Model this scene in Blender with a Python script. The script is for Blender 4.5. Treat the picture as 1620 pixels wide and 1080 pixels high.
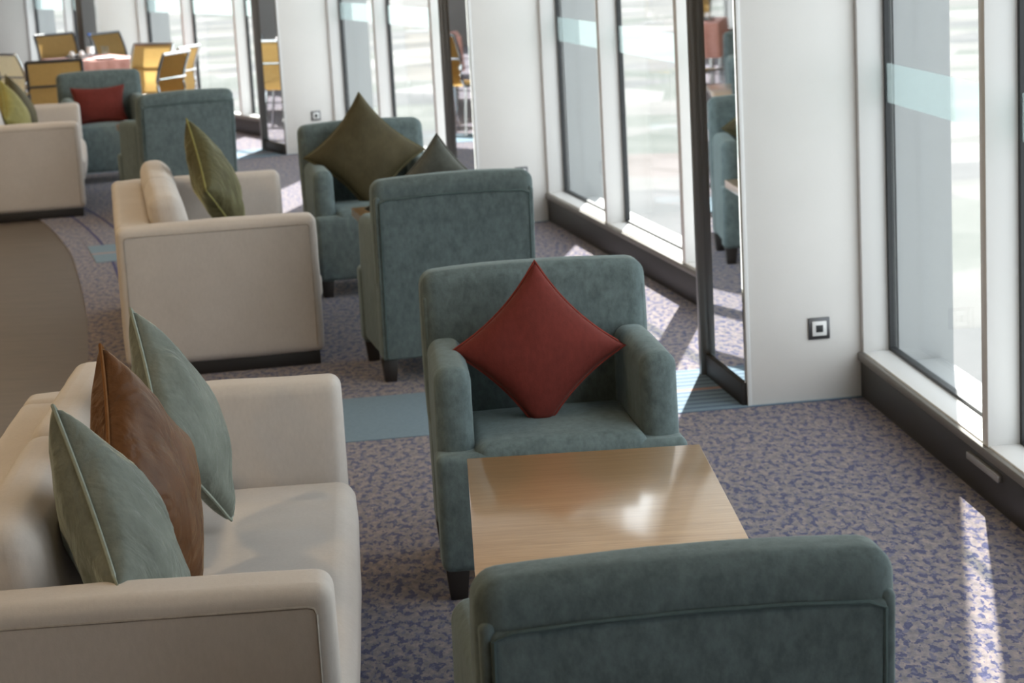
import bpy, bmesh, math, random
from mathutils import Vector, Matrix, noise
random.seed(7)
R = math.radians
for o in list(bpy.data.objects): bpy.data.objects.remove(o)
scene = bpy.context.scene
C = scene.collection

# ------------------------------------------------------------------ camera
PITCH, ROLL, CAMH, FPX = 0.197, 0.0545, 1.765, 3300.0
cd = bpy.data.cameras.new('camera'); cam = bpy.data.objects.new('camera', cd); C.objects.link(cam)
fw = Vector((0, math.cos(PITCH), -math.sin(PITCH))); up0 = Vector((0, math.sin(PITCH), math.cos(PITCH))); rt0 = Vector((1, 0, 0))
cx = rt0*math.cos(ROLL) - up0*math.sin(ROLL); cy = rt0*math.sin(ROLL) + up0*math.cos(ROLL)
m = Matrix((cx, cy, -fw)).transposed().to_4x4(); m.translation = (0, 0, CAMH)
cam.matrix_world = m
cd.sensor_fit = 'HORIZONTAL'; cd.sensor_width = 36.0; cd.lens = FPX/1620*36
cd.clip_start = .05; cd.clip_end = 6000
cd.dof.use_dof = True; cd.dof.focus_distance = 4.4; cd.dof.aperture_fstop = 8.0
scene.camera = cam

# ------------------------------------------------------------------ sky, sun, exposure
w = bpy.data.worlds.new('World'); scene.world = w; w.use_nodes = True
bg = w.node_tree.nodes['Background']
bg.inputs['Color'].default_value = (.92, .96, 1.0, 1); bg.inputs['Strength'].default_value = 4.0
sl = bpy.data.lights.new('sun', 'SUN'); sun = bpy.data.objects.new('sun', sl); C.objects.link(sun)
sl.energy = 29.0; sl.angle = R(.6); sl.color = (1.0, .95, .88)
SUN_DIR = Vector((-.198*math.cos(R(45)), -.98*math.cos(R(45)), -math.sin(R(45)))).normalized()
sun.rotation_euler = SUN_DIR.to_track_quat('-Z', 'Y').to_euler(); sun.location = (6, 20, 12)
vs = scene.view_settings
vs.view_transform = 'Standard'; vs.look = 'None'; vs.gamma = 1.0; vs.exposure = -.36; vs.use_curve_mapping = False

# the room's warm ceiling downlights above the walkway and behind the camera
DOWN = [(-2.9, 1.2), (-2.9, 4.4), (-3.2, 7.4), (-3.7, 10.6), (-4.7, 14.0), (-6.0, 17.4), (-5.0, 2.6), (-5.2, 7.4), (-6.2, 12.0)]
for i, (x, y) in enumerate(DOWN):
    l = bpy.data.lights.new('downlight', 'AREA'); l.shape = 'DISK'; l.size = .22; l.energy = 40; l.color = (1.0, .74, .42)
    o = bpy.data.objects.new('downlight', l); C.objects.link(o); o.location = (x, y, 3.165)

# ------------------------------------------------------------------ node helpers / materials
def mat(name, base=(.8,.8,.8), rough=.6, metal=0, **kw):
    m = bpy.data.materials.new(name); m.use_nodes = True
    b = m.node_tree.nodes['Principled BSDF']
    b.inputs['Base Color'].default_value = (*base, 1); b.inputs['Roughness'].default_value = rough; b.inputs['Metallic'].default_value = metal
    for k, v in kw.items(): b.inputs[k.replace('_', ' ')].default_value = v
    return m
def N(m, t, **kw):
    n = m.node_tree.nodes.new(t)
    for k, v in kw.items():
        if k in n.inputs: n.inputs[k].default_value = v
        else: setattr(n, k, v)
    return n
def L(m, a, b): m.node_tree.links.new(a, b)
def ramp(m, fac, stops, interp='LINEAR'):
    r = N(m, 'ShaderNodeValToRGB'); r.color_ramp.interpolation = interp
    els = r.color_ramp.elements
    while len(els) < len(stops): els.new(.5)
    for e, (p, c) in zip(els, stops): e.position = p; e.color = (*c, 1)
    L(m, fac, r.inputs['Fac']); return r.outputs['Color']
def mix(m, f, a, b, bt='MIX'):
    n = N(m, 'ShaderNodeMix', data_type='RGBA', blend_type=bt)
    for s, v in ((n.inputs[0], f), (n.inputs[6], a), (n.inputs[7], b)):
        if hasattr(v, 'is_linked'): L(m, v, s)
        elif isinstance(v, tuple): s.default_value = (*v, 1)
        else: s.default_value = v
    return n.outputs[2]
def coords(m, scale=(1,1,1), kind='Object', rot=(0,0,0)):
    t = N(m, 'ShaderNodeTexCoord'); p = N(m, 'ShaderNodeMapping')
    p.inputs['Scale'].default_value = scale; p.inputs['Rotation'].default_value = rot
    L(m, t.outputs[kind], p.inputs['Vector']); return p.outputs['Vector']
def tnoise(m, vec, scale, detail=3, rough=.5):
    n = N(m, 'ShaderNodeTexNoise'); n.inputs['Scale'].default_value = scale; n.inputs['Detail'].default_value = detail; n.inputs['Roughness'].default_value = rough
    L(m, vec, n.inputs['Vector']); return n.outputs['Fac']
def bump(m, h, strength=.2, dist=.002):
    b = N(m, 'ShaderNodeBump'); b.inputs['Strength'].default_value = strength; b.inputs['Distance'].default_value = dist
    L(m, h, b.inputs['Height']); L(m, b.outputs['Normal'], m.node_tree.nodes['Principled BSDF'].inputs['Normal'])
def bsdf(m): return m.node_tree.nodes['Principled BSDF']

def fabric(name, c1, c2, sheen=.0, scale=9, sheen_tint=(1,1,1), rough=.85, fine=260, bstr=.25, streak=.35, mottle=.0, wrinkle=.0):
    m = mat(name, c1, rough)
    v = coords(m)
    big = tnoise(m, v, scale, 4, .6)
    col = ramp(m, big, [(.32, c2), (.68, c1)])
    vv = coords(m, (1, 1, .45))
    mid = tnoise(m, vv, fine*.35, 2, .6)
    col = mix(m, streak, col, ramp(m, mid, [(.3, tuple(x*.72 for x in c1)), (.7, tuple(min(1, x*1.22) for x in c1))]))
    if mottle:
        mo = tnoise(m, coords(m, (1, 1, .6)), 38, 5, .75)
        col = mix(m, mottle, col, ramp(m, mo, [(.34, tuple(x*.45 for x in c1)), (.66, tuple(min(1, x*1.45) for x in c1))]))
    L(m, col, bsdf(m).inputs['Base Color'])
    bump(m, tnoise(m, v, fine, 2, .6), bstr, .002)
    if wrinkle:
        b2_ = N(m, 'ShaderNodeBump'); b2_.inputs['Strength'].default_value = wrinkle; b2_.inputs['Distance'].default_value = .03
        wn = N(m, 'ShaderNodeTexNoise'); wn.inputs['Scale'].default_value = 9; wn.inputs['Detail'].default_value = 3; wn.inputs['Distortion'].default_value = 1.2
        L(m, coords(m, (1, 1, .55), rot=(0, R(35), 0)), wn.inputs['Vector']); L(m, wn.outputs['Fac'], b2_.inputs['Height'])
        fb = [n_ for n_ in m.node_tree.nodes if n_.type == 'BUMP' and n_ != b2_][0]
        L(m, b2_.outputs['Normal'], fb.inputs['Normal'])
    if sheen:
        bsdf(m).inputs['Sheen Weight'].default_value = sheen; bsdf(m).inputs['Sheen Roughness'].default_value = .35
        bsdf(m).inputs['Sheen Tint'].default_value = (*sheen_tint, 1)
    bsdf(m).inputs['Specular IOR Level'].default_value = .2
    return m
M = {}
M['teal'] = fabric('teal chenille', (.122, .158, .160), (.080, .106, .108), .30, 7, (.8, .95, .95), mottle=.4)
M['teal_seam'] = fabric('teal seam', (.085, .12, .12), (.07, .1, .1))
M['cream'] = fabric('cream linen', (.555, .503, .463), (.51, .46, .42), .1, 5, (1, .95, .9), fine=330, bstr=.12, streak=.12)
M['cream_seam'] = fabric('cream seam', (.40, .35, .30), (.34, .30, .26))
M['sage'] = fabric('sage velvet', (.175, .19, .16), (.085, .095, .078), .6, 8, (.9, 1, .92), .7, wrinkle=.55)
M['sage_seam'] = fabric('sage piping', (.30, .33, .28), (.22, .25, .21))
M['brown'] = fabric('brown velvet', (.125, .050, .016), (.05, .019, .007), .35, 9, (1, .75, .45), .55, wrinkle=.75)
M['brown_seam'] = fabric('brown piping', (.20, .085, .03), (.16, .07, .02))
M['red'] = fabric('brick red wool', (.145, .026, .020), (.112, .021, .016), .15, 14, (1, .6, .5))
M['red_seam'] = fabric('brick red edge', (.20, .033, .023), (.17, .028, .02))
M['olive'] = fabric('olive velvet', (.066, .054, .026), (.038, .031, .014), .3, 9, (.9, .85, .5), .7)
M['olive_seam'] = fabric('olive piping', (.12, .1, .045), (.09, .07, .03))
M['moss'] = fabric('moss velvet', (.090, .082, .035), (.042, .038, .017), .5, 9, (1, 1, .6), .7, wrinkle=.6)
M['moss_seam'] = fabric('moss piping', (.26, .25, .09), (.2, .19, .07))
M['citron'] = fabric('citron velvet', (.27, .235, .07), (.14, .12, .035), .4, 9, (1, 1, .6), .7)
M['slate'] = fabric('slate cushion', (.125, .13, .115), (.07, .075, .066), .4, 9, (.9, .95, .9), .7)
M['slate_seam'] = fabric('slate piping', (.16, .165, .145), (.1, .1, .09))
M['leg'] = mat('dark wenge leg', (.018, .013, .011), .45)
M['plinth'] = mat('black plinth', (.014, .011, .010), .6)

def plaster(name, c, amt=.04):
    m = mat(name, c, .75)
    v = coords(m, kind='Object')
    n = tnoise(m, v, 3.5, 5, .6)
    L(m, ramp(m, n, [(.3, tuple(x*(1-amt) for x in c)), (.7, c)]), bsdf(m).inputs['Base Color'])
    bump(m, tnoise(m, coords(m), 120, 3), .12, .002)
    return m
M['pillar'] = plaster('white textured wallcovering', (.72, .705, .69))
M['wall'] = plaster('warm grey wall', (.42, .40, .385))
M['ceiling'] = plaster('white ceiling', (.8, .79, .77))
M['frame'] = mat('white powder coated frame', (.70, .70, .70), .4)
M['gasket'] = mat('black gasket', (.012, .014, .016), .5)
M['skirt'] = mat('charcoal skirting', (.024, .022, .022), .5)
M['trimstrip'] = mat('taupe trim strip', (.15, .138, .122), .4)
M['vent'] = mat('grey metal vent', (.42, .41, .40), .35, .6)
M['bronze'] = mat('dark bronze frame', (.22, .21, .20), .38, .7)
M['mirror'] = mat('mirror', (.78, .80, .80), .02, 1.0)
M['fin'] = mat('exterior aluminium fin', (.31, .32, .325), .5)

def glass_mat(name, tint, refl=1.0, peak=.35):
    m = bpy.data.materials.new(name); m.use_nodes = True; nt = m.node_tree; nt.nodes.clear()
    out = nt.nodes.new('ShaderNodeOutputMaterial'); mx = nt.nodes.new('ShaderNodeMixShader')
    t = nt.nodes.new('ShaderNodeBsdfTransparent'); g = nt.nodes.new('ShaderNodeBsdfGlossy'); lw = nt.nodes.new('ShaderNodeLayerWeight')
    lw.inputs['Blend'].default_value = .5
    pw = N(m, 'ShaderNodeMath', operation='POWER'); L(m, lw.outputs['Facing'], pw.inputs[0]); pw.inputs[1].default_value = 5
    mr = N(m, 'ShaderNodeMapRange'); L(m, pw.outputs[0], mr.inputs[0]); mr.inputs[3].default_value = .02; mr.inputs[4].default_value = peak
    t.inputs[0].default_value = (*tint, 1); g.inputs['Roughness'].default_value = .02; g.inputs[0].default_value = (refl, refl, refl, 1)
    L(m, mr.outputs[0], mx.inputs[0]); L(m, t.outputs[0], mx.inputs[1]); L(m, g.outputs[0], mx.inputs[2]); L(m, mx.outputs[0], out.inputs[0])
    return m
M['glass'] = glass_mat('window glass', (.95, .975, .975), .8)
M['clear'] = glass_mat('drinking glass', (.93, .95, .96))
fm = bpy.data.materials.new('frosted cyan film'); fm.use_nodes = True; nt = fm.node_tree; nt.nodes.clear()
out = nt.nodes.new('ShaderNodeOutputMaterial'); mx = nt.nodes.new('ShaderNodeMixShader'); mx.inputs[0].default_value = .24
t = nt.nodes.new('ShaderNodeBsdfTransparent'); t.inputs[0].default_value = (.90, .96, .96, 1)
d2 = nt.nodes.new('ShaderNodeMixShader'); d2.inputs[0].default_value = .6
df = nt.nodes.new('ShaderNodeBsdfDiffuse'); df.inputs[0].default_value = (.80, .87, .87, 1); tl = nt.nodes.new('ShaderNodeBsdfTranslucent'); tl.inputs[0].default_value = (.80, .88, .88, 1)
L(fm, df.outputs[0], d2.inputs[1]); L(fm, tl.outputs[0], d2.inputs[2]); L(fm, t.outputs[0], mx.inputs[1]); L(fm, d2.outputs[0], mx.inputs[2]); L(fm, mx.outputs[0], out.inputs[0])
M['film'] = fm

def carpet():
    m = mat('patterned carpet', (.2, .18, .2), .95)
    v = coords(m, (1, 1, 1)); v2 = coords(m, (1.0, .50, 1), rot=(0, 0, R(6)))
    base = ramp(m, tnoise(m, coords(m, (1, .55, 1)), 48, 3, .6), [(.3, (.120, .102, .112)), (.5, (.178, .152, .160)), (.7, (.275, .212, .196))])
    n = tnoise(m, v2, 45, 2.6, .6)
    msk = ramp(m, n, [(.515, (0, 0, 0)), (.56, (1, 1, 1))])
    blue = ramp(m, tnoise(m, v, 60, 2), [(.35, (.022, .026, .085)), (.7, (.050, .054, .132))])
    col = mix(m, msk, base, blue)
    n2 = tnoise(m, coords(m, (1.1, .5, 1), rot=(0, 0, R(-8))), 54, 2, .5)
    col = mix(m, ramp(m, n2, [(.59, (0,0,0)), (.63, (1,1,1))]), col, (.105, .095, .155))
    L(m, col, bsdf(m).inputs['Base Color'])
    bump(m, tnoise(m, v, 420, 2), .5, .004)
    bsdf(m).inputs['Specular IOR Level'].default_value = .1
    bsdf(m).inputs['Sheen Weight'].default_value = .2
    return m
M['carpet'] = carpet()
def bandmat():
    m = mat('striped blue carpet band', (.2, .33, .40), .95)
    tc = N(m, 'ShaderNodeTexCoord'); sp = N(m, 'ShaderNodeSeparateXYZ'); L(m, tc.outputs['Object'], sp.inputs[0])
    wv = N(m, 'ShaderNodeMath', operation='MULTIPLY'); L(m, sp.outputs['Y'], wv.inputs[0]); wv.inputs[1].default_value = 2*math.pi/.062
    sn = N(m, 'ShaderNodeMath', operation='SINE'); L(m, wv.outputs[0], sn.inputs[0])
    fac = N(m, 'ShaderNodeMapRange'); L(m, sn.outputs[0], fac.inputs[0]); fac.inputs[1].default_value = -1
    col = ramp(m, fac.outputs[0], [(.30, (.155, .225, .285)), (.70, (.145, .21, .27)), (.84, (.055, .085, .15))])
    gx = N(m, 'ShaderNodeMath', operation='GREATER_THAN'); L(m, sp.outputs['X'], gx.inputs[0]); gx.inputs[1].default_value = -.98
    col = mix(m, gx.outputs[0], (.150, .218, .275), col)
    ab = N(m, 'ShaderNodeMath', operation='ABSOLUTE'); L(m, sp.outputs['Y'], ab.inputs[0])
    lt = N(m, 'ShaderNodeMath', operation='LESS_THAN'); L(m, ab.outputs[0], lt.inputs[0]); lt.inputs[1].default_value = .02
    lx = N(m, 'ShaderNodeMath', operation='LESS_THAN'); L(m, sp.outputs['X'], lx.inputs[0]); lx.inputs[1].default_value = -2.1
    ad = N(m, 'ShaderNodeMath', operation='ADD'); L(m, gx.outputs[0], ad.inputs[0]); L(m, lx.outputs[0], ad.inputs[1])
    ml = N(m, 'ShaderNodeMath', operation='MULTIPLY'); L(m, ad.outputs[0], ml.inputs[0]); L(m, lt.outputs[0], ml.inputs[1])
    col = mix(m, ml.outputs[0], col, (.38, .20, .16))
    col = mix(m, .25, col, ramp(m, tnoise(m, tc.outputs['Object'], 60, 3), [(.3, (.11, .165, .22)), (.7, (.21, .29, .35))]))
    L(m, col, bsdf(m).inputs['Base Color'])
    bump(m, tnoise(m, tc.outputs['Object'], 420, 2), .5, .004)
    return m
M['band'] = bandmat()
M['carpet_line'] = fabric('navy carpet line', (.07, .07, .16), (.05, .05, .12))
def wood(name, a, b, sc, stretch, rough, coat=0, bs=.05):
    m = mat(name, a, rough)
    v = coords(m, stretch)
    n = tnoise(m, v, sc, 5, .55)
    c = ramp(m, n, [(.3, b), (.62, a)])
    n2 = tnoise(m, coords(m, tuple(s*4 for s in stretch)), sc, 2)
    c = mix(m, .3, c, ramp(m, n2, [(.35, tuple(x*.75 for x in b)), (.65, tuple(min(1, x*1.15) for x in a))]))
    L(m, c, bsdf(m).inputs['Base Color']); bump(m, n2, bs, .001)
    bsdf(m).inputs['Coat Weight'].default_value = coat; bsdf(m).inputs['Coat Roughness'].default_value = .13
    return m
M['tabletop'] = wood('oak veneer', (.53, .335, .17), (.43, .255, .12), 6, (.5, 14, 14), .28, 1.0)
M['tableleg'] = wood('oak leg', (.40, .24, .12), (.30, .17, .08), 6, (10, 10, .6), .45)
M['woodfloor'] = wood('taupe timber floor', (.112, .089, .073), (.083, .066, .055), 3, (.5, 7, 1), .5, 0, .08)
M['chrome'] = mat('chrome tube', (.72, .72, .72), .18, 1.0)
M['darkmetal'] = mat('dark grey tube', (.09, .09, .095), .35, .7)
M['mesh_yellow'] = fabric('mustard sling', (.58, .42, .19), (.52, .37, .16), 0, 12)
M['mesh_cream'] = fabric('cream sling', (.85, .77, .58), (.8, .71, .52), 0, 12)
for k_, c_ in (('mesh_yellow', (.70, .50, .20)), ('mesh_cream', (.85, .78, .6))):      # woven slings let some daylight through
    m_ = M[k_]; tr_ = N(m_, 'ShaderNodeBsdfTranslucent'); tr_.inputs[0].default_value = (*c_, 1)
    mx_ = N(m_, 'ShaderNodeMixShader'); mx_.inputs[0].default_value = .42
    o_ = [n for n in m_.node_tree.nodes if n.type == 'OUTPUT_MATERIAL'][0]
    L(m_, bsdf(m_).outputs[0], mx_.inputs[1]); L(m_, tr_.outputs[0], mx_.inputs[2]); L(m_, mx_.outputs[0], o_.inputs['Surface'])
M['coral'] = fabric('coral tablecloth', (.62, .34, .31), (.56, .29, .26), 0, 6, rough=.45)
M['redcloth'] = fabric('brick tablecloth', (.35, .07, .045), (.28, .055, .035), 0, 6)
M['porcelain'] = mat('white porcelain', (.86, .86, .88), .2)
M['bluecap'] = mat('blue cap', (.06, .16, .5), .4)
M['black'] = mat('black plastic', (.02, .02, .022), .4)
M['amber'] = mat('amber drink', (.45, .22, .05), .2)
M['bluecloth'] = fabric('blue pennant', (.03, .16, .62), (.02, .11, .5))
def city(name):
    m = mat(name, (.1, .1, .1), 1.0); bsdf(m).inputs['Specular IOR Level'].default_value = 0
    v = coords(m, (1, 1, 1))
    vo = N(m, 'ShaderNodeTexVoronoi'); vo.inputs['Scale'].default_value = .03; L(m, v, vo.inputs['Vector'])
    c = ramp(m, vo.outputs['Color'], [(.0, (.098, .10, .105)), (.3, (.150, .147, .143)), (.55, (.10, .112, .10)), (.75, (.22, .217, .213)), (.92, (.150, .124, .118))], 'CONSTANT')
    c = mix(m, .5, c, ramp(m, tnoise(m, v, .02, 6, .7), [(.35, (.098, .103, .103)), (.65, (.182, .178, .178))]))
    L(m, c, bsdf(m).inputs['Base Color']); return m
M['ground'] = city('hazy city ground')


# ------------------------------------------------------------------ mesh helpers
def obj(name, bm, m, parent=None, smooth=True, angle=38):
    me = bpy.data.meshes.new(name); bm.normal_update(); bm.to_mesh(me); bm.free()
    if m: me.materials.append(M[m] if isinstance(m, str) else m)
    if smooth:
        me.polygons.foreach_set('use_smooth', [True]*len(me.polygons)); me.set_sharp_from_angle(angle=R(angle))
    o = bpy.data.objects.new(name, me); C.objects.link(o)
    if parent: o.parent = parent
    return o
def empty(name, loc=(0,0,0), rz=0):
    o = bpy.data.objects.new(name, None); C.objects.link(o); o.location = loc; o.rotation_euler = (0, 0, rz); o.empty_display_size = .1
    return o
def tag(o, label=None, cat=None, group=None, kind=None):
    for k, v in (('label', label), ('category', cat), ('group', group), ('kind', kind)):
        if v: o[k] = v
    return o
def struct(o, label=None, cat=None): return tag(o, label, cat, None, 'structure')
def box(bm, x0, x1, y0, y1, z0, z1, bev=0, seg=2):
    r = bmesh.ops.create_cube(bm, size=1)
    vs_ = r['verts']
    for v in vs_: v.co = Vector(((x0+x1)/2 + v.co.x*(x1-x0), (y0+y1)/2 + v.co.y*(y1-y0), (z0+z1)/2 + v.co.z*(z1-z0)))
    if bev:
        es = list({e for v in vs_ for e in v.link_edges})
        bmesh.ops.bevel(bm, geom=es, offset=bev, segments=seg, affect='EDGES', profile=.5)
    return bm
def B(*a, **k): return box(bmesh.new(), *a, **k)
def soft(x0, x1, y0, y1, z0, z1, rx, n=(10, 10, 10), puff=(0, 0, 0), wob=0, seed=0, fn=None):
    """upholstered block: a subdivided box with corner radius rx, faces swollen by puff, slight unevenness"""
    bm = bmesh.new()
    c = Vector(((x0+x1)/2, (y0+y1)/2, (z0+z1)/2)); h = Vector(((x1-x0)/2, (y1-y0)/2, (z1-z0)/2))
    def axis(nn, hh):
        inner = [-1 + 2*i/nn for i in range(nn+1)]
        e = min(.999, rx/hh)
        s = set(inner)
        for q in (0, .3, .65, 1): s.add(round(1-e*q, 5)); s.add(round(-1+e*q, 5))
        s = sorted(s); o = [s[0]]
        for q in s[1:]:
            if q-o[-1] > .012: o.append(q)
        o[-1] = 1.0
        return o
    A = [axis(n[i], h[i]) for i in range(3)]
    vd = {}
    def vert(i, j, k):
        key = (i, j, k)
        if key in vd: return vd[key]
        u = Vector((A[0][i], A[1][j], A[2][k])); p = Vector((u.x*h.x, u.y*h.y, u.z*h.z))
        core = Vector([max(-(h[a]-rx), min(h[a]-rx, p[a])) for a in range(3)])
        d = p-core
        if d.length > 1e-9:
            p = core + d.normalized()*rx if d.length > rx or sum(abs(t) > 1e-9 for t in d) > 1 else p
        for a in range(3):
            b_, c_ = (a+1) % 3, (a+2) % 3
            f = max(0, 1-abs(u[b_])**2.5)*max(0, 1-abs(u[c_])**2.5)
            p[a] += puff[a]*f*max(-1, min(1, p[a]/h[a]))
        q = c+p
        if wob: q += noise.noise_vector(Vector((q.x*6+seed, q.y*6, q.z*6)))*wob + noise.noise_vector(Vector((q.x*17+seed, q.y*17, q.z*17)))*wob*.35
        if fn: q = fn(q)
        vd[key] = bm.verts.new(q); return vd[key]
    I, J, K = len(A[0])-1, len(A[1])-1, len(A[2])-1
    def face(a, b, c_, d): 
        try: bm.faces.new((a, b, c_, d))
        except ValueError: pass
    for i in range(I):
        for j in range(J):
            face(vert(i,j,0), vert(i,j+1,0), vert(i+1,j+1,0), vert(i+1,j,0)); face(vert(i,j,K), vert(i+1,j,K), vert(i+1,j+1,K), vert(i,j+1,K))
    for i in range(I):
        for k in range(K):
            face(vert(i,0,k), vert(i+1,0,k), vert(i+1,0,k+1), vert(i,0,k+1)); face(vert(i,J,k), vert(i,J,k+1), vert(i+1,J,k+1), vert(i+1,J,k))
    for j in range(J):
        for k in range(K):
            face(vert(0,j,k), vert(0,j,k+1), vert(0,j+1,k+1), vert(0,j+1,k)); face(vert(I,j,k), vert(I,j+1,k), vert(I,j+1,k+1), vert(I,j,k+1))
    return bm
def tube(bm, pts, r, n=8, closed=False):
    pts = [Vector(p) for p in pts]; rings = []
    cnt = len(pts)
    for i, p in enumerate(pts):
        a = pts[i-1] if (i or closed) else p; b = pts[(i+1) % cnt] if (i < cnt-1 or closed) else p
        t = (b-a).normalized(); q = t.to_track_quat('Z', 'Y')
        rr = r[i] if isinstance(r, (list, tuple)) else r
        rings.append([bm.verts.new(p + q @ Vector((math.cos(2*math.pi*k/n)*rr, math.sin(2*math.pi*k/n)*rr, 0))) for k in range(n)])
    rng = range(cnt if closed else cnt-1)
    for i in rng:
        A_, B_ = rings[i], rings[(i+1) % cnt]
        off = 0
        if closed and i == cnt-1:
            off = min(range(n), key=lambda s: (A_[0].co-B_[s].co).length)
        for k in range(n):
            try: bm.faces.new((A_[k], A_[(k+1) % n], B_[(k+1+off) % n], B_[(k+off) % n]))
            except ValueError: pass
    if not closed:
        for r_ in (rings[0][::-1], rings[-1]):
            try: bm.faces.new(r_)
            except ValueError: pass
    return bm
def lathe(bm, prof, n=20, c=(0,0,0)):
    rings = []
    for r_, z in prof:
        rings.append([bm.verts.new((c[0]+r_*math.cos(2*math.pi*k/n), c[1]+r_*math.sin(2*math.pi*k/n), c[2]+z)) for k in range(n)])
    for a, b in zip(rings, rings[1:]):
        for k in range(n): bm.faces.new((a[k], a[(k+1) % n], b[(k+1) % n], b[k]))
    bm.faces.new(rings[0][::-1]); bm.faces.new(rings[-1])
    return bm
def copy_tree(o, parent=None):
    c = o.copy(); C.objects.link(c); c.parent = parent
    for ch in list(o.children): copy_tree(ch, c)
    return c

# ------------------------------------------------------------------ the setting
TH = [-1.6, 4.8, 11.1, 18.6, 27.0, 29.5, 36.0]       # facet directions, degrees, facet k ends at pillar k
LEN = 5.14
P = {1: Vector((1.27, 7.46, 0)), 2: Vector((.26, 12.50, 0)), 3: Vector((-1.38, 17.40, 0))}
def along(t): return Vector((-math.sin(R(t)), math.cos(R(t)), 0))
P[0] = P[1] - along(TH[1])*LEN
P[-1] = P[0] - along(TH[0])*LEN
P[4] = P[3] + along(27.0)*LEN
P[5] = P[4] + along(29.5)*3.82
P[6] = P[5] + along(36.0)*LEN
CEIL = 3.2

def poly_obj(name, pts, z0, z1, m):
    bm = bmesh.new()
    lo = [bm.verts.new((x, y, z0)) for x, y in pts]; hi = [bm.verts.new((x, y, z1)) for x, y in pts]
    bm.faces.new(hi); bm.faces.new(lo[::-1])
    n = len(pts)
    for i in range(n): bm.faces.new((lo[i], lo[(i+1) % n], hi[(i+1) % n], hi[i]))
    bmesh.ops.recalc_face_normals(bm, faces=bm.faces)
    bmesh.ops.triangulate(bm, faces=[f for f in bm.faces if len(f.verts) > 4])
    return obj(name, bm, m, smooth=False)

# timber walkway under everything, carpet on top of it beside the windows
facade = [(P[k].x, P[k].y) for k in (-1, 0, 1, 2, 3, 4, 5, 6)]
outl = [(x+.14, y) for x, y in facade]
room = [(-11.5, -3.2), (outl[0][0], -3.2)] + outl[1:] + [(-11.5, outl[-1][1])]
wf = struct(poly_obj('floor', room, -.12, -.006, 'woodfloor'), 'taupe timber walkway floor with a curved edge against the carpet', 'floor')
edge = [(-1.36, -3.2), (-1.37, 0), (-1.39, 2.5), (-1.44, 4.6), (-1.53, 6.3), (-1.63, 7.4), (-1.74, 8.28), (-1.88, 9.08), (-2.07, 10.05), (-2.34, 11.26), (-2.66, 12.52), (-3.14, 13.96), (-3.8, 15.5), (-4.6, 17.1), (-5.6, 18.8), (-6.8, 20.6), (-8.2, 22.4), (-11.5, 26)]
def spline(pts, k=6):
    out = []
    for i in range(len(pts)-1):
        p0, p1, p2, p3 = (Vector(pts[max(0, min(len(pts)-1, i+q))]) for q in (-1, 0, 1, 2))
        for s in range(k):
            t = s/k
            out.append(tuple(.5*((2*p1)+(p2-p0)*t+(2*p0-5*p1+4*p2-p3)*t*t+(3*p1-p0-3*p2+p3)*t**3)))
    return out+[tuple(pts[-1])]
es = spline(edge)
fc = [(x+.06, y) for x, y in facade]
cp = es + [(-11.5, fc[-1][1])] + fc[1:][::-1] + [(fc[0][0], -3.2)]
carpet_o = struct(poly_obj('floor_carpet', cp, -.006, 0.0, 'carpet'), 'mauve grey carpet with scattered blue flecks beside the windows', 'carpet')
# thin navy lines woven along the walkway edge
for off in (.20, .36):
    bm = bmesh.new(); row = []
    for i, p in enumerate(es):
        if p[1] < 6 or p[1] > 19: continue
        t = (Vector(es[min(i+1, len(es)-1)])-Vector(es[i-1])).normalized(); nrm = Vector((t.y, -t.x))
        a = Vector(p)+nrm*off; b = Vector(p)+nrm*(off+.018)
        row.append((bm.verts.new((a.x, a.y, .0012)), bm.verts.new((b.x, b.y, .0012))))
    for q, s in zip(row, row[1:]): bm.faces.new((q[0], q[1], s[1], s[0]))
    bmesh.ops.recalc_face_normals(bm, faces=bm.faces)
    obj('border_line', bm, 'carpet_line', carpet_o, smooth=False)
# a striped blue band crosses the carpet at every pillar
for k, (ln, sh) in {1: (2.88, .0), 2: (2.70, .0), 3: (3.0, .0)}.items():
    th = (TH[k]+TH[k+1])/2
    c = P[k] + along(th)*.33
    bo = obj('carpet_band', B(-ln, .04, -.35, .35, -.004, .0025), 'band', carpet_o, smooth=False)
    bo.location = c; bo.rotation_euler = (0, 0, R(th))
struct(poly_obj('ceiling', room, CEIL, CEIL+.15, 'ceiling'), 'white ceiling', 'ceiling')
ceil = bpy.data.objects['ceiling']
for x, y in DOWN:
    bm = bmesh.new(); tube(bm, [(x+.13*math.cos(2*math.pi*k/20), y+.13*math.sin(2*math.pi*k/20), CEIL-.006) for k in range(20)], .012, 6, True)
    obj('downlight_ring', bm, 'frame', ceil)
ymax = outl[-1][1]
struct(obj('wall_left', B(-11.7, -11.5, -3.4, ymax+.2, -.12, CEIL+.15), 'wall', smooth=False), 'warm grey inner wall', 'wall')
struct(obj('wall_back', B(-11.7, outl[0][0]+.3, -3.4, -3.2, -.12, CEIL+.15), 'wall', smooth=False), 'warm grey wall behind the camera', 'wall')
struct(obj('wall_far', B(-11.7, outl[-1][0]+.3, ymax, ymax+.2, -.12, CEIL+.15), 'wall', smooth=False), 'warm grey far wall', 'wall')

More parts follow.
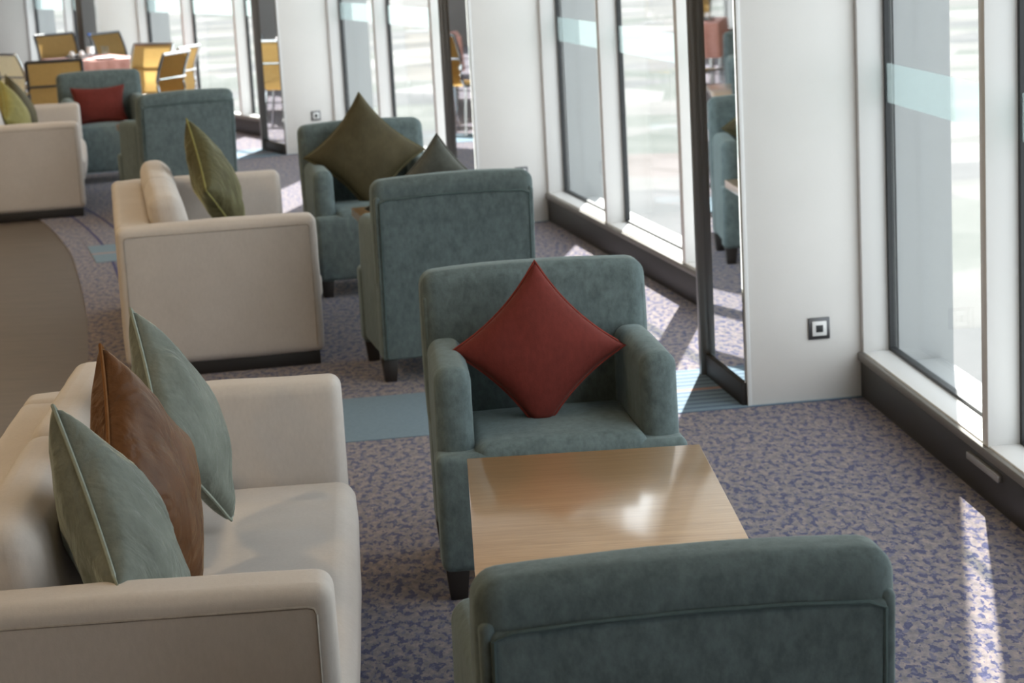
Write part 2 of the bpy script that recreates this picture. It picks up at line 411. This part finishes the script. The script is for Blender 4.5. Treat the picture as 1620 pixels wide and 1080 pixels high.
# windows: one object per facet between two pillars
SILL = .168; HEAD = 2.92; GX = .11
def make_window(n, org, th, length, nb=3):
    root = empty('window_%d' % n, org, R(th)); struct(root, None, None)
    y0 = -length+.60
    obj('skirting', B(0, .10, y0, 0, 0, .138, bev=.004), 'skirt', root)
    obj('trim_strip', B(-.012, .03, y0, 0, .138, SILL, bev=.006), 'trimstrip', root)
    obj('sill', B(.004, .135, y0, 0, SILL-.03, SILL+.006, bev=.004), 'frame', root)
    obj('head_rail', B(.0, .13, y0, 0, HEAD, HEAD+.08, bev=.004), 'frame', root)
    obj('header', B(.0, .14, y0-.05, .05, HEAD+.08, CEIL), 'pillar', root, smooth=False)
    bays = [0, -1.47, -2.95, y0] if nb == 3 else [0, y0]
    for i, b in enumerate(bays):
        if i == 0: obj('jamb', B(.004, .13, -.03, 0, SILL, HEAD, bev=.003), 'frame', root)
        elif i == len(bays)-1: obj('jamb', B(.004, .13, y0, y0+.03, SILL, HEAD, bev=.003), 'frame', root)
        else: obj('mullion', B(0, .13, b, b+.055, SILL, HEAD, bev=.004), 'frame', root)
    for a, b in (((bays[0]-.03, bays[1]+.055), (bays[1], bays[2]+.055), (bays[2], y0+.03)) if nb == 3 else ((-.03, y0+.03),)):
        ya, yb = b, a
        p = obj('pane', B(GX-.004, GX+.004, ya, yb, SILL, HEAD), 'glass', root, smooth=False)
        g = bmesh.new(); s = .022
        for q in ((ya, ya+s, SILL, HEAD), (yb-s, yb, SILL, HEAD), (ya+s, yb-s, SILL+.006, SILL+.018), (ya+s, yb-s, HEAD-s, HEAD)): box(g, GX-.012, GX+.012, *q)
        obj('gasket', g, 'gasket', p, smooth=False)
        obj('film_band', B(GX-.007, GX-.005, ya+.012, yb-.012, 1.075, 1.215), 'film', p, smooth=False)
    # outside: cladding fins that carry on from the pillar, and the outer ledge
    obj('outer_fin', B(.135, .225, -.035, .5, -.6, CEIL+.4), 'fin', root, smooth=False)
    obj('outer_fin', B(.225, .345, -.012, .5, -.6, CEIL+.4), 'fin', root, smooth=False)
    obj('outer_ledge', B(.135, .30, y0-.6, -.035, .02, .13), 'fin', root, smooth=False)
    return root
make_window(0, P[0], TH[0], 2.1, 1)  # unseen single bay, added to fill daylight onto the foreground armchair
for k in range(1, 7): make_window(k, P[k], TH[k], (P[k]-P[k-1]).length)
# plain wall on the facade beside and behind the camera
wr = struct(obj('wall_right', B(0, .14, -(P[0]-P[-1]).length-.4, -1.5, -.12, CEIL), 'wall', smooth=False), 'warm grey wall beside the camera', 'wall')
wr.location = P[0]; wr.rotation_euler = (0, 0, R(TH[0]))
# grille slot in the near skirting
v = obj('skirting_vent', B(-.014, .0, -1.60, -1.30, .095, .118, bev=.003), 'vent'); v.parent = bpy.data.objects['window_1']

# pillars, their mirrors and sockets
PW, PD = .425, .60
names = {0: 'beside the camera', 1: 'nearest', 2: 'second', 3: 'third', 4: 'fourth', 5: 'fifth'}
for k in range(0, 6):
    th = (TH[k]+TH[k+1])/2
    root = struct(empty('wall_pillar_%d' % (k+1), P[k], R(th)))
    obj('cladding', B(-PW, .14, 0, PD, 0, CEIL, bev=.004), 'wall' if k == 5 else 'pillar', root)
    obj('corner_bead', B(-PW-.003, -PW+.012, -.003, .006, .0, CEIL, bev=.001), 'frame', root)
    if k == 0 or k == 5: continue
    mr = empty('pillar_mirror', P[k] + Matrix.Rotation(R(th), 3, 'Z') @ Vector((-PW, .30, 0)), R(th))
    tag(mr, {1: 'tall dark-framed mirror on the inner side of the nearest white pillar', 2: 'tall narrow mirror strip on the white pillar behind the slate cushion', 3: 'tall narrow mirror strip on the white pillar left of the olive cushion chair', 4: 'dark mirror strip on the far pillar behind the mustard dining chairs'}[k], 'mirror', 'mirrors on the pillar sides')
    obj('mirror_glass', B(-.010, -.003, -.29, .27, .085, 3.0), 'mirror', mr, smooth=False)
    obj('frame_post', B(-.040, -.003, .265, .30, 0, 3.0, bev=.004), 'bronze', mr)
    obj('frame_base', B(-.022, -.003, -.29, .265, 0, .085, bev=.003), 'plinth', mr)
    obj('frame_head', B(-.022, -.003, -.29, .265, 3.0, 3.06, bev=.003), 'bronze', mr)
for k, lab in {1: 'square grey and white wall socket on the nearest white pillar', 2: 'square wall socket on the second pillar just above the back of a teal chair', 3: 'small wall socket on the pillar left above the olive cushion chair'}.items():
    th = (TH[k]+TH[k+1])/2
    s = empty('wall_socket', P[k] + Matrix.Rotation(R(th), 3, 'Z') @ Vector((-.155, 0, .268 if k == 1 else .30)), R(th))
    tag(s, lab, 'socket', 'sockets on the pillars')
    obj('plate', B(-.040, .040, -.008, -.001, -.040, .040, bev=.002), 'darkmetal', s)
    obj('insert', B(-.027, .027, -.012, -.008, -.027, .027, bev=.002), 'frame', s)
    obj('outlet', B(-.013, .013, -.0145, -.012, -.013, .013, bev=.001), 'gasket', s)

# ------------------------------------------------------------------ outside, far below
g = struct(obj('ground', B(-3000, 3000, -100, 5000, -46, -45), 'ground', smooth=False), 'sunlit hazy city ground far below the windows', 'ground')

# ------------------------------------------------------------------ armchairs
CW, CH, CD, AH, FW = .64, .812, .57, .635, .675     # back width, height, depth, arm height, front width
def make_armchair():
    """origin on the floor under the middle of the back's rear face; the seat faces +y"""
    root = empty('armchair')
    def lean(q):
        q = q.copy(); q.y -= max(0, q.z-.09)*.072
        bow = 1-(q.x/(CW/2))**2
        if q.z > .6: q.z += .010*bow*(q.z-.6)/.2
        return q
    # back: front pad and rolled top
    obj('backrest', soft(-CW/2, CW/2, .012, .140, .36, CH, .040, (14, 4, 10), (.003, .012, .003), .002, 3, lean), 'teal', root)
    # rear panel set in under the rolled top
    rp = obj('rear_panel', soft(-CW/2+.018, CW/2-.018, .003, .05, .095, CH-.072, .012, (10, 2, 8), (0, .006, 0), .0012, 5, lean), 'teal', root)
    bm = bmesh.new()
    tube(bm, [lean(Vector(p)) for p in [(-CW/2+.022, .003, .11), (-CW/2+.022, .003, .4), (-CW/2+.022, .003, CH-.085), (-CW/2+.05, .001, CH-.074), (-.15, .0, CH-.071), (0, .0, CH-.07), (.15, 0, CH-.071), (CW/2-.05, .001, CH-.074), (CW/2-.022, .003, CH-.085), (CW/2-.022, .003, .4), (CW/2-.022, .003, .11)]], .004, 6)
    obj('piping', bm, 'teal_seam', rp)
    for s in (-1, 1):
        bm = soft(s*CW/2-.028 if s > 0 else -CW/2+.003, s*CW/2-.003 if s > 0 else -CW/2+.028, .008, .13, .095, CH-.06, .012, (2, 3, 8), fn=lean)
        obj('back_edge', bm, 'teal', root)
    # arms with rounded tops, flaring a little towards the front
    for s in (-1, 1):
        def fl(q, s=s):
            q = q.copy(); t = max(0, min(1, (q.y-.08)/.45)); q.x += s*.014*t
            q.z -= .012*t*t if q.z > .5 else 0
            return q
        x0, x1 = (CW/2-.105, CW/2-.006) if s > 0 else (-CW/2+.006, -CW/2+.105)
        obj('arm', soft(x0, x1, .09, CD-.055, .088, AH, .038, (4, 10, 10), (.003, .004, .004), .0015, 11+s, fl), 'teal', root)
    # front rail and the seat cushion
    obj('seat_rail', soft(-FW/2+.001, FW/2-.001, CD-.11, CD, .085, .405, .022, (10, 4, 5), (0, .006, 0), .0012, 21), 'teal', root)
    obj('seat_cushion', soft(-FW/2+.105, FW/2-.105, .13, CD-.004, .31, .425, .035, (12, 10, 3), (.003, .006, .016), .002, 25), 'teal', root)
    for sx in (-1, 1):
        for yy in (.035, CD-.085):
            bm = B(-.032, .032, 0, .055, 0, .095, bev=.003)
            for v_ in bm.verts:
                if v_.co.z < .04: v_.co.x *= .72; v_.co.y = .0275+(v_.co.y-.0275)*.75
            lg = obj('leg', bm, 'leg', root); lg.location = (sx*(.285 if yy < .2 else .295), yy, 0)
    return root
CHAIRS = [
    (.240, 3.01, .10, 0, 'teal armchair seen from behind in the foreground, its back cutting off the oak table'),
    (.061, 5.91, .104, math.pi, 'teal armchair facing the camera with a brick red cushion, behind the oak table'),
    (-.201, 8.16, .185, 0, 'teal armchair turned away in the middle, slate cushion tip above its back'),
    (-.732, 10.79, .238, math.pi, 'teal armchair facing the camera with a big olive cushion'),
    (-2.03, 13.6, .44, 0, 'far teal armchair turned away, left of the sunlit window bay'),
    (-3.12, 16.42, .30, math.pi, 'far teal armchair facing the camera with a flat dark red cushion'),
]
proto = None; chairs = []
for x, y, th, fl, lab in CHAIRS:
    if proto is None: o = proto = make_armchair()
    else: o = copy_tree(proto)
    o.location = (x, y, 0); o.rotation_euler = (0, 0, th+fl)
    tag(o, lab, 'armchair', 'teal armchairs'); chairs.append(o)

# ------------------------------------------------------------------ sofas
SL, SD, SH = 1.86, .82, .632
def make_sofa():
    """origin on the floor under the middle of the front edge; seat faces +x, length along y"""
    root = empty('sofa')
    at = .135
    obj('plinth', B(-SD+.015, -.02, -SL/2+.015, SL/2-.015, 0, .055, bev=.003), 'plinth', root)
    for s in (-1, 1):
        ya, yb = (SL/2-at, SL/2) if s > 0 else (-SL/2, -SL/2+at)
        a = obj('arm', soft(-SD, 0, ya, yb, .055, SH, .030, (14, 4, 10), (.004, .004, .005), .0022, 31+s), 'cream', root)
        yo = SL/2+.0005 if s > 0 else -SL/2-.0005
        bm = bmesh.new()
        tube(bm, [(-SD+.03, yo, .08), (-SD+.03, yo, SH-.05), (-SD+.034, yo, SH-.04), (-SD+.046, yo, SH-.036), (-.046, yo, SH-.036), (-.034, yo, SH-.04), (-.03, yo, SH-.05), (-.03, yo, .08)], .003, 6)
        obj('piping', bm, 'cream_seam', a)
    obj('back_frame', soft(-SD, -SD+.15, -SL/2+at-.01, SL/2-at+.01, .055, SH-.002, .028, (4, 16, 8), (.003, .003, .004), .002, 37), 'cream', root)
    obj('seat_base', soft(-SD+.1, -.025, -SL/2+at-.005, SL/2-at+.005, .055, .25, .015, (8, 12, 3), (.0, 0, 0), .001, 39), 'cream', root)
    def sag(q):
        return q
    obj('seat_cushion', soft(-SD+.14, .022, -SL/2+at+.003, SL/2-at-.003, .235, .375, .045, (14, 18, 4), (.010, .002, .016), .003, 41, sag), 'cream', root)
    def lean(q):
        q = q.copy(); q.x -= (q.z-.36)*.16; return q
    L2 = (SL-2*at)/2
    for s in (-1, 1):
        y0_, y1_ = (.004, L2-.004) if s > 0 else (-L2+.004, -.004)
        obj('back_cushion', soft(-SD+.20, -SD+.335, y0_, y1_, .365, .735, .052, (5, 12, 9), (.016, .004, .006), .004, 47+s*3, lean), 'cream', root)
    return root
SOFAS = [
    (-.402, 4.48, R(3.6), 'cream sofa in the foreground holding two sage cushions and a brown one'),
    (-.955, 9.50, R(10.6), 'middle cream sofa with a single moss green cushion'),
    (-2.98, 14.86, R(10.8), 'far cream sofa at the left edge with olive yellow cushions'),
]
sp = None
for x, y, th, lab in SOFAS:
    if sp is None: o = sp = make_sofa()
    else: o = copy_tree(sp)
    o.location = (x, y, 0); o.rotation_euler = (0, 0, th); tag(o, lab, 'sofa', 'cream sofas')

# ------------------------------------------------------------------ cushions
def make_cushion(name, size, thick, cm, sm, n=26, pinch=.10, wr=.006, seed=0, sx=1.0, roll=45, flat=.60):
    """flat in local xz plane, front is -y; origin at its centre"""
    bm = bmesh.new(); grid = {}
    def shape(u, v):
        px = u*(1-pinch*(1-v*v)*abs(u)**1.5); pz = v*(1-pinch*(1-u*u)*abs(v)**1.5)
        t = (max(0, (1-u*u)*(1-v*v)))**.42
        px, pz = px*size/2*sx, pz*size/2
        c_, s_ = math.cos(R(roll)), math.sin(R(roll))
        px, pz = px*c_+pz*s_, -px*s_+pz*c_
        if pz < -flat*size: pz = -flat*size+(pz+flat*size)*.15
        return px, pz, t*thick/2
    for side in (-1, 1):
        for i in range(n+1):
            for j in range(n+1):
                u, v = -1+2*i/n, -1+2*j/n
                u = math.sin(u*math.pi/2)*.5+u*.5; v = math.sin(v*math.pi/2)*.5+v*.5
                rim = i in (0, n) or j in (0, n)
                if side == 1 and rim: grid[(1, i, j)] = grid[(-1, i, j)]; continue
                x, z, t = shape(u, v)
                nz = noise.noise(Vector((x*9+seed, z*9, seed*1.7)))*wr + noise.noise(Vector((x*22+seed, z*14+seed, side)))*wr*.5
                k = min(1, (1-max(abs(u), abs(v)))*5)
                grid[(side, i, j)] = bm.verts.new((x, side*(t+nz*k), z))
    for side in (-1, 1):
        for i in range(n):
            for j in range(n):
                q = [grid[(side, i, j)], grid[(side, i+1, j)], grid[(side, i+1, j+1)], grid[(side, i, j+1)]]
                bm.faces.new(q if side == -1 else q[::-1])
    o = obj(name, bm, cm, angle=80)
    pts = []
    for e in range(4):
        for k in range(14):
            s = -1+2*k/14
            u, v = [(s, -1), (1, s), (-s, 1), (-1, -s)][e]
            x, z, t = shape(u, v); pts.append((x*1.005, 0, z*1.005))
    b2 = bmesh.new(); tube(b2, pts, .0042, 6, True)
    obj('piping', b2, sm, o)
    return o
def place_cushion(o, loc, yaw, lean, label, group=None):
    """yaw turns the front (-y) about z, lean tips the top backwards"""
    o.matrix_world = Matrix.Translation(loc) @ Matrix.Rotation(yaw, 4, 'Z') @ Matrix.Rotation(-lean, 4, 'X')
    tag(o, label, 'cushion', group or 'scatter cushions')
place_cushion(make_cushion('cushion', .42, .19, 'sage', 'sage_seam', seed=1, wr=.012), (-.775, 3.90, .635), R(98), R(21), 'sage velvet cushion nearest the camera on the foreground sofa')
place_cushion(make_cushion('cushion', .43, .17, 'brown', 'brown_seam', seed=5, wr=.009, roll=46), (-.79, 4.31, .648), R(84), R(15), 'crumpled brown velvet cushion between the two sage ones')
place_cushion(make_cushion('cushion', .40, .15, 'sage', 'sage_seam', seed=9, wr=.010, roll=43, flat=.68), (-.785, 4.79, .670), R(88), R(20), 'sage velvet cushion beyond the brown one on the foreground sofa')
place_cushion(make_cushion('cushion', .34, .13, 'red', 'red_seam', seed=3, pinch=.14, wr=.003, roll=47, flat=.56), (.071, 5.61, .622), .104, R(14), 'plain brick red cushion standing on its corner in the teal armchair')
place_cushion(make_cushion('cushion', .44, .17, 'olive', 'olive_seam', seed=4, pinch=.15, wr=.005, flat=.55), (-.69, 10.52, .672), .238, R(12), 'big dark olive cushion standing on its corner')
place_cushion(make_cushion('cushion', .42, .14, 'slate', 'slate_seam', seed=6, pinch=.14), (-.27, 8.43, .672), .185+math.pi, R(14), 'slate grey cushion whose corner shows above the middle armchair back')
place_cushion(make_cushion('cushion', .46, .19, 'moss', 'moss_seam', seed=7, wr=.012), (-1.36, 9.84, .645), R(90), R(20), 'moss green cushion on the middle sofa')
place_cushion(make_cushion('cushion', .29, .12, 'red', 'red_seam', seed=8, pinch=.14, sx=1.42, roll=0), (-3.08, 16.17, .570), .30, R(14), 'dark red cushion lying flat against the far armchair back')
place_cushion(make_cushion('cushion', .40, .15, 'citron', 'moss_seam', seed=12), (-3.40, 14.74, .63), R(88), R(20), 'olive yellow cushion on the far sofa nearer its arm')
place_cushion(make_cushion('cushion', .40, .15, 'olive', 'olive_seam', seed=13), (-3.46, 15.22, .63), R(90), R(20), 'darker olive cushion behind another on the far sofa')

# ------------------------------------------------------------------ coffee tables
def make_coffee():
    root = empty('coffee_table')
    obj('table_top', B(-.289, .289, -.58, .58, .44, .48, bev=.0025), 'tabletop', root)
    bm = bmesh.new()
    box(bm, -.18, .18, -.415, -.395, .39, .44); box(bm, -.18, .18, .395, .415, .39, .44); box(bm, -.18, -.16, -.395, .395, .39, .44); box(bm, .16, .18, -.395, .395, .39, .44)
    obj('apron', bm, 'tableleg', root, smooth=False)
    for sx in (-1, 1):
        for sy in (-1, 1):
            lg = obj('leg', B(-.025, .025, -.025, .025, 0, .44, bev=.003), 'tableleg', root); lg.location = (sx*.165, sy*.40, 0)
    return root
ct = make_coffee()
for i, (x, y, th, lab) in enumerate([(.178, 4.425, .028, 'pale oak coffee table in the foreground between two teal armchairs'), (-.335, 9.40, .20, 'oak coffee table corner showing left of the middle teal armchair'), (-2.36, 14.9, .32, 'oak coffee table corner between the two far teal armchairs')]):
    o = ct if i == 0 else copy_tree(ct)
    o.location = (x, y, 0); o.rotation_euler = (0, 0, th); tag(o, lab, 'coffee table', 'oak coffee tables')

# ------------------------------------------------------------------ dining end of the room
def make_dchair(m, fr):
    """faces +y; origin on the floor under the seat"""
    root = empty('dining_chair')
    W2 = .225
    backp = [(-.20, .47), (-.225, .56), (-.215, .68), (-.245, .80), (-.29, .91)]
    seatp = [(.24, .445), (.20, .465), (.0, .455), (-.15, .445), (-.20, .47)]
    def sling(name, prof):
        bm = bmesh.new(); prev = None
        pr = spline(prof, 4)
        for y, z in pr:
            cur = [bm.verts.new((-W2, y, z)), bm.verts.new((W2, y, z))]
            if prev: bm.faces.new((prev[0], prev[1], cur[1], cur[0]))
            prev = cur
        g = bmesh.ops.solidify(bm, geom=bm.faces[:], thickness=.012)
        bmesh.ops.recalc_face_normals(bm, faces=bm.faces)
        return obj(name, bm, m, root)
    bk = sling('backrest', backp); sling('seat', seatp)
    bm = bmesh.new(); tube(bm, [(-W2, -.292, .915), (W2, -.292, .915)], .014, 8); obj('top_rail', bm, fr, bk)
    bm = bmesh.new(); tube(bm, [(-W2, -.235, .70), (W2, -.235, .70)], .011, 8); obj('cross_bar', bm, fr, bk)
    for s in (-1, 1):
        bm = bmesh.new(); tube(bm, [(s*W2, y, z) for y, z in spline(seatp[:-1]+backp, 3)], .013, 8); obj('side_frame', bm, fr, root)
        for yy in (.20, -.19):
            bm = bmesh.new(); tube(bm, [(s*.215, yy*.85, .45), (s*.235, yy*1.15, .0)], .012, 8); obj('leg', bm, fr, root)
    return root
DC = [
    (-4.30, 21.3, 222, 'y', 'darkmetal', 'mustard dining chair in front of the far bright window pane'),
    (-3.66, 21.0, 240, 'y', 'darkmetal', 'mustard dining chair against the far white pillar'),
    (-3.66, 17.5, 8, 'y', 'darkmetal', 'mustard dining chair with dark frame seen from behind, left of a far armchair'),
    (-4.18, 19.0, 312, 'c', 'chrome', 'cream dining chair at the far left'),
    (-3.27, 19.0, 150, 'y', 'chrome', 'mustard dining chair nearest the far white pillar in the group by the window'),
    (-2.93, 17.6, 70, 'y', 'chrome', 'middle of the three mustard dining chairs by the window'),
    (-2.95, 18.42, 74, 'y', 'chrome', 'rightmost of the three mustard dining chairs by the window'),
]
dp = {}
for x, y, a, k, fr, lab in DC:
    key = (k, fr)
    if key not in dp: o = dp[key] = make_dchair('mesh_yellow' if k == 'y' else 'mesh_cream', fr)
    else: o = copy_tree(dp[key])
    o.location = (x, y, 0); o.rotation_euler = (0, 0, R(a)); o.scale = (1, 1, 1.0 if y > 20 else .95); tag(o, lab, 'dining chair', 'dining chairs')
def dining_table(loc, rz, lx, ly, lab):
    root = empty('dining_table', loc, rz); tag(root, lab, 'dining table')
    obj('table_top', B(-lx/2, lx/2, -ly/2, ly/2, .70, .735, bev=.004), 'tabletop', root)
    for sx in (-1, 1):
        for sy in (-1, 1):
            bm = bmesh.new(); tube(bm, [(sx*(lx/2-.06), sy*(ly/2-.06), 0), (sx*(lx/2-.06), sy*(ly/2-.06), .70)], .025, 10); obj('leg', bm, 'chrome', root)
    return root
def tablecloth(loc, rz, lx, ly, drop, m, lab):
    bm = bmesh.new(); n = 40; top = []; ring = []
    a, b = lx/2+.012, ly/2+.012
    per = []
    for i in range(n): per.append((-a+2*a*i/n, -b))
    for i in range(n): per.append((a, -b+2*b*i/n))
    for i in range(n): per.append((a-2*a*i/n, b))
    for i in range(n): per.append((-a, b-2*b*i/n))
    lev = [(0, .742, 0), (.006, .735, 0), (.008, .66, .3), (.012, .735-drop, 1)]
    rows = []
    for out_, z, wv in lev:
        rows.append([])
        for i, (x, y) in enumerate(per):
            d = Vector((x/a, y/b, 0)).normalized()
            wob = math.sin(i*.9)*.012*wv
            rows[-1].append(bm.verts.new((x+d.x*(out_+wob+.01*wv), y+d.y*(out_+wob+.01*wv), z)))
    c = len(per)
    for r0, r1 in zip(rows, rows[1:]):
        for i in range(c): bm.faces.new((r0[i], r1[i], r1[(i+1) % c], r0[(i+1) % c]))
    bm.faces.new(rows[0][::-1] if False else rows[0])
    bmesh.ops.recalc_face_normals(bm, faces=bm.faces)
    o = obj('tablecloth', bm, m); o.location = loc; o.rotation_euler = (0, 0, rz); tag(o, lab, 'tablecloth'); return o
dining_table((-3.82, 19.85, 0), R(27), .62, 1.1, 'dining table under a coral cloth behind the far armchairs')
tablecloth((-3.82, 19.85, 0), R(27), .62, 1.1, .32, 'coral', 'coral cloth on the dining table behind the far armchairs')
dining_table((-4.86, 17.75, 0), R(27), .8, .8, 'dining table under a brick red cloth at the far left edge')
tablecloth((-4.86, 17.75, 0), R(27), .8, .8, .30, 'redcloth', 'brick red cloth on the table at the far left edge')
TZ = .743
def bottle(loc, lab):
    bm = bmesh.new(); lathe(bm, [(.001, 0), (.034, .002), (.036, .02), (.036, .14), (.030, .17), (.014, .20), (.013, .225)], 16)
    o = empty('water_bottle', loc); obj('body', bm, 'clear', o)
    bm = bmesh.new(); lathe(bm, [(.001, .222), (.016, .222), (.016, .245), (.001, .246)], 14); obj('cap', bm, 'bluecap', o)
    bm = bmesh.new(); lathe(bm, [(.0365, .06), (.0368, .061), (.0368, .119), (.0365, .12)], 16); obj('wrapper', bm, 'porcelain', o)
    tag(o, lab, 'bottle')
def plate(loc, lab, r=.13):
    bm = bmesh.new(); lathe(bm, [(.001, 0), (r*.6, 0), (r*.65, .006), (r, .018), (r*.98, .021), (r*.62, .010), (.001, .009)], 28)
    o = obj('plate', bm, 'porcelain'); o.location = loc; tag(o, lab, 'plate')
def tumbler(loc, lab):
    bm = bmesh.new(); lathe(bm, [(.001, 0), (.030, 0), (.036, .11), (.034, .11), (.028, .006), (.001, .006)], 16)
    o = obj('tumbler', bm, 'clear'); o.location = loc; tag(o, lab, 'glass')
def bowl(loc, lab, r=.12):
    bm = bmesh.new(); lathe(bm, [(.001, 0), (r*.4, 0), (r*.45, .01), (r*.85, .06), (r, .11), (r*.97, .11), (r*.8, .062), (r*.4, .018), (.001, .016)], 24)
    o = obj('serving_bowl', bm, 'porcelain'); o.location = loc; tag(o, lab, 'bowl')
bottle((-3.76, 19.55, TZ), 'small water bottle standing on the coral tablecloth')
plate((-3.62, 19.5, TZ), 'white plate near the window end of the coral cloth')
plate((-3.97, 20.15, TZ), 'white plate at the far end of the coral cloth')
tumbler((-3.66, 19.75, TZ), 'clear tumbler on the coral tablecloth')
bowl((-4.66, 17.8, TZ), 'white bowl on the brick red cloth at far left')
tumbler((-4.8, 17.55, TZ), 'clear tumbler on the brick red cloth at far left')
tr = empty('condiment_tray', (-3.93, 19.75, TZ)); tag(tr, 'small black condiment tray on the coral tablecloth', 'tray')
obj('base', B(-.09, .09, -.06, .06, 0, .012, bev=.003), 'black', tr); 
bm = bmesh.new(); tube(bm, [(-.09, -.06, .03), (.09, -.06, .03), (.09, .06, .03), (-.09, .06, .03)], .006, 6, True); obj('rail', bm, 'black', tr)
for dx in (-.045, .045):
    bm = bmesh.new(); lathe(bm, [(.001, .012), (.026, .012), (.026, .06), (.018, .075), (.001, .078)], 14); j = obj('shaker', bm, 'porcelain', tr); j.location = (dx, 0, 0)

# blue pennant hanging just inside the farthest window, beside the grey pillar
bm = bmesh.new()
fr_ = [(0, 1.95), (.16, 1.95), (.17, 1.62), (.19, 1.40), (.12, 1.30), (.10, 1.52), (.03, 1.72)]
a_ = [bm.verts.new((.000, -y_, z_)) for y_, z_ in fr_]; b_ = [bm.verts.new((.008, -y_, z_)) for y_, z_ in fr_]
bm.faces.new(a_); bm.faces.new(b_[::-1])
for i in range(len(fr_)): bm.faces.new((a_[i], b_[i], b_[(i+1) % len(fr_)], a_[(i+1) % len(fr_)]))
bmesh.ops.recalc_face_normals(bm, faces=bm.faces)
pn = obj('pennant', bm, 'bluecloth', smooth=False)
pn.location = P[5] + Matrix.Rotation(R(TH[5]), 3, 'Z') @ Vector((.06, -.18, 0)); pn.rotation_euler = (0, 0, R(TH[5]))
tag(pn, 'blue pennant hanging in the farthest window at the left', 'pennant')
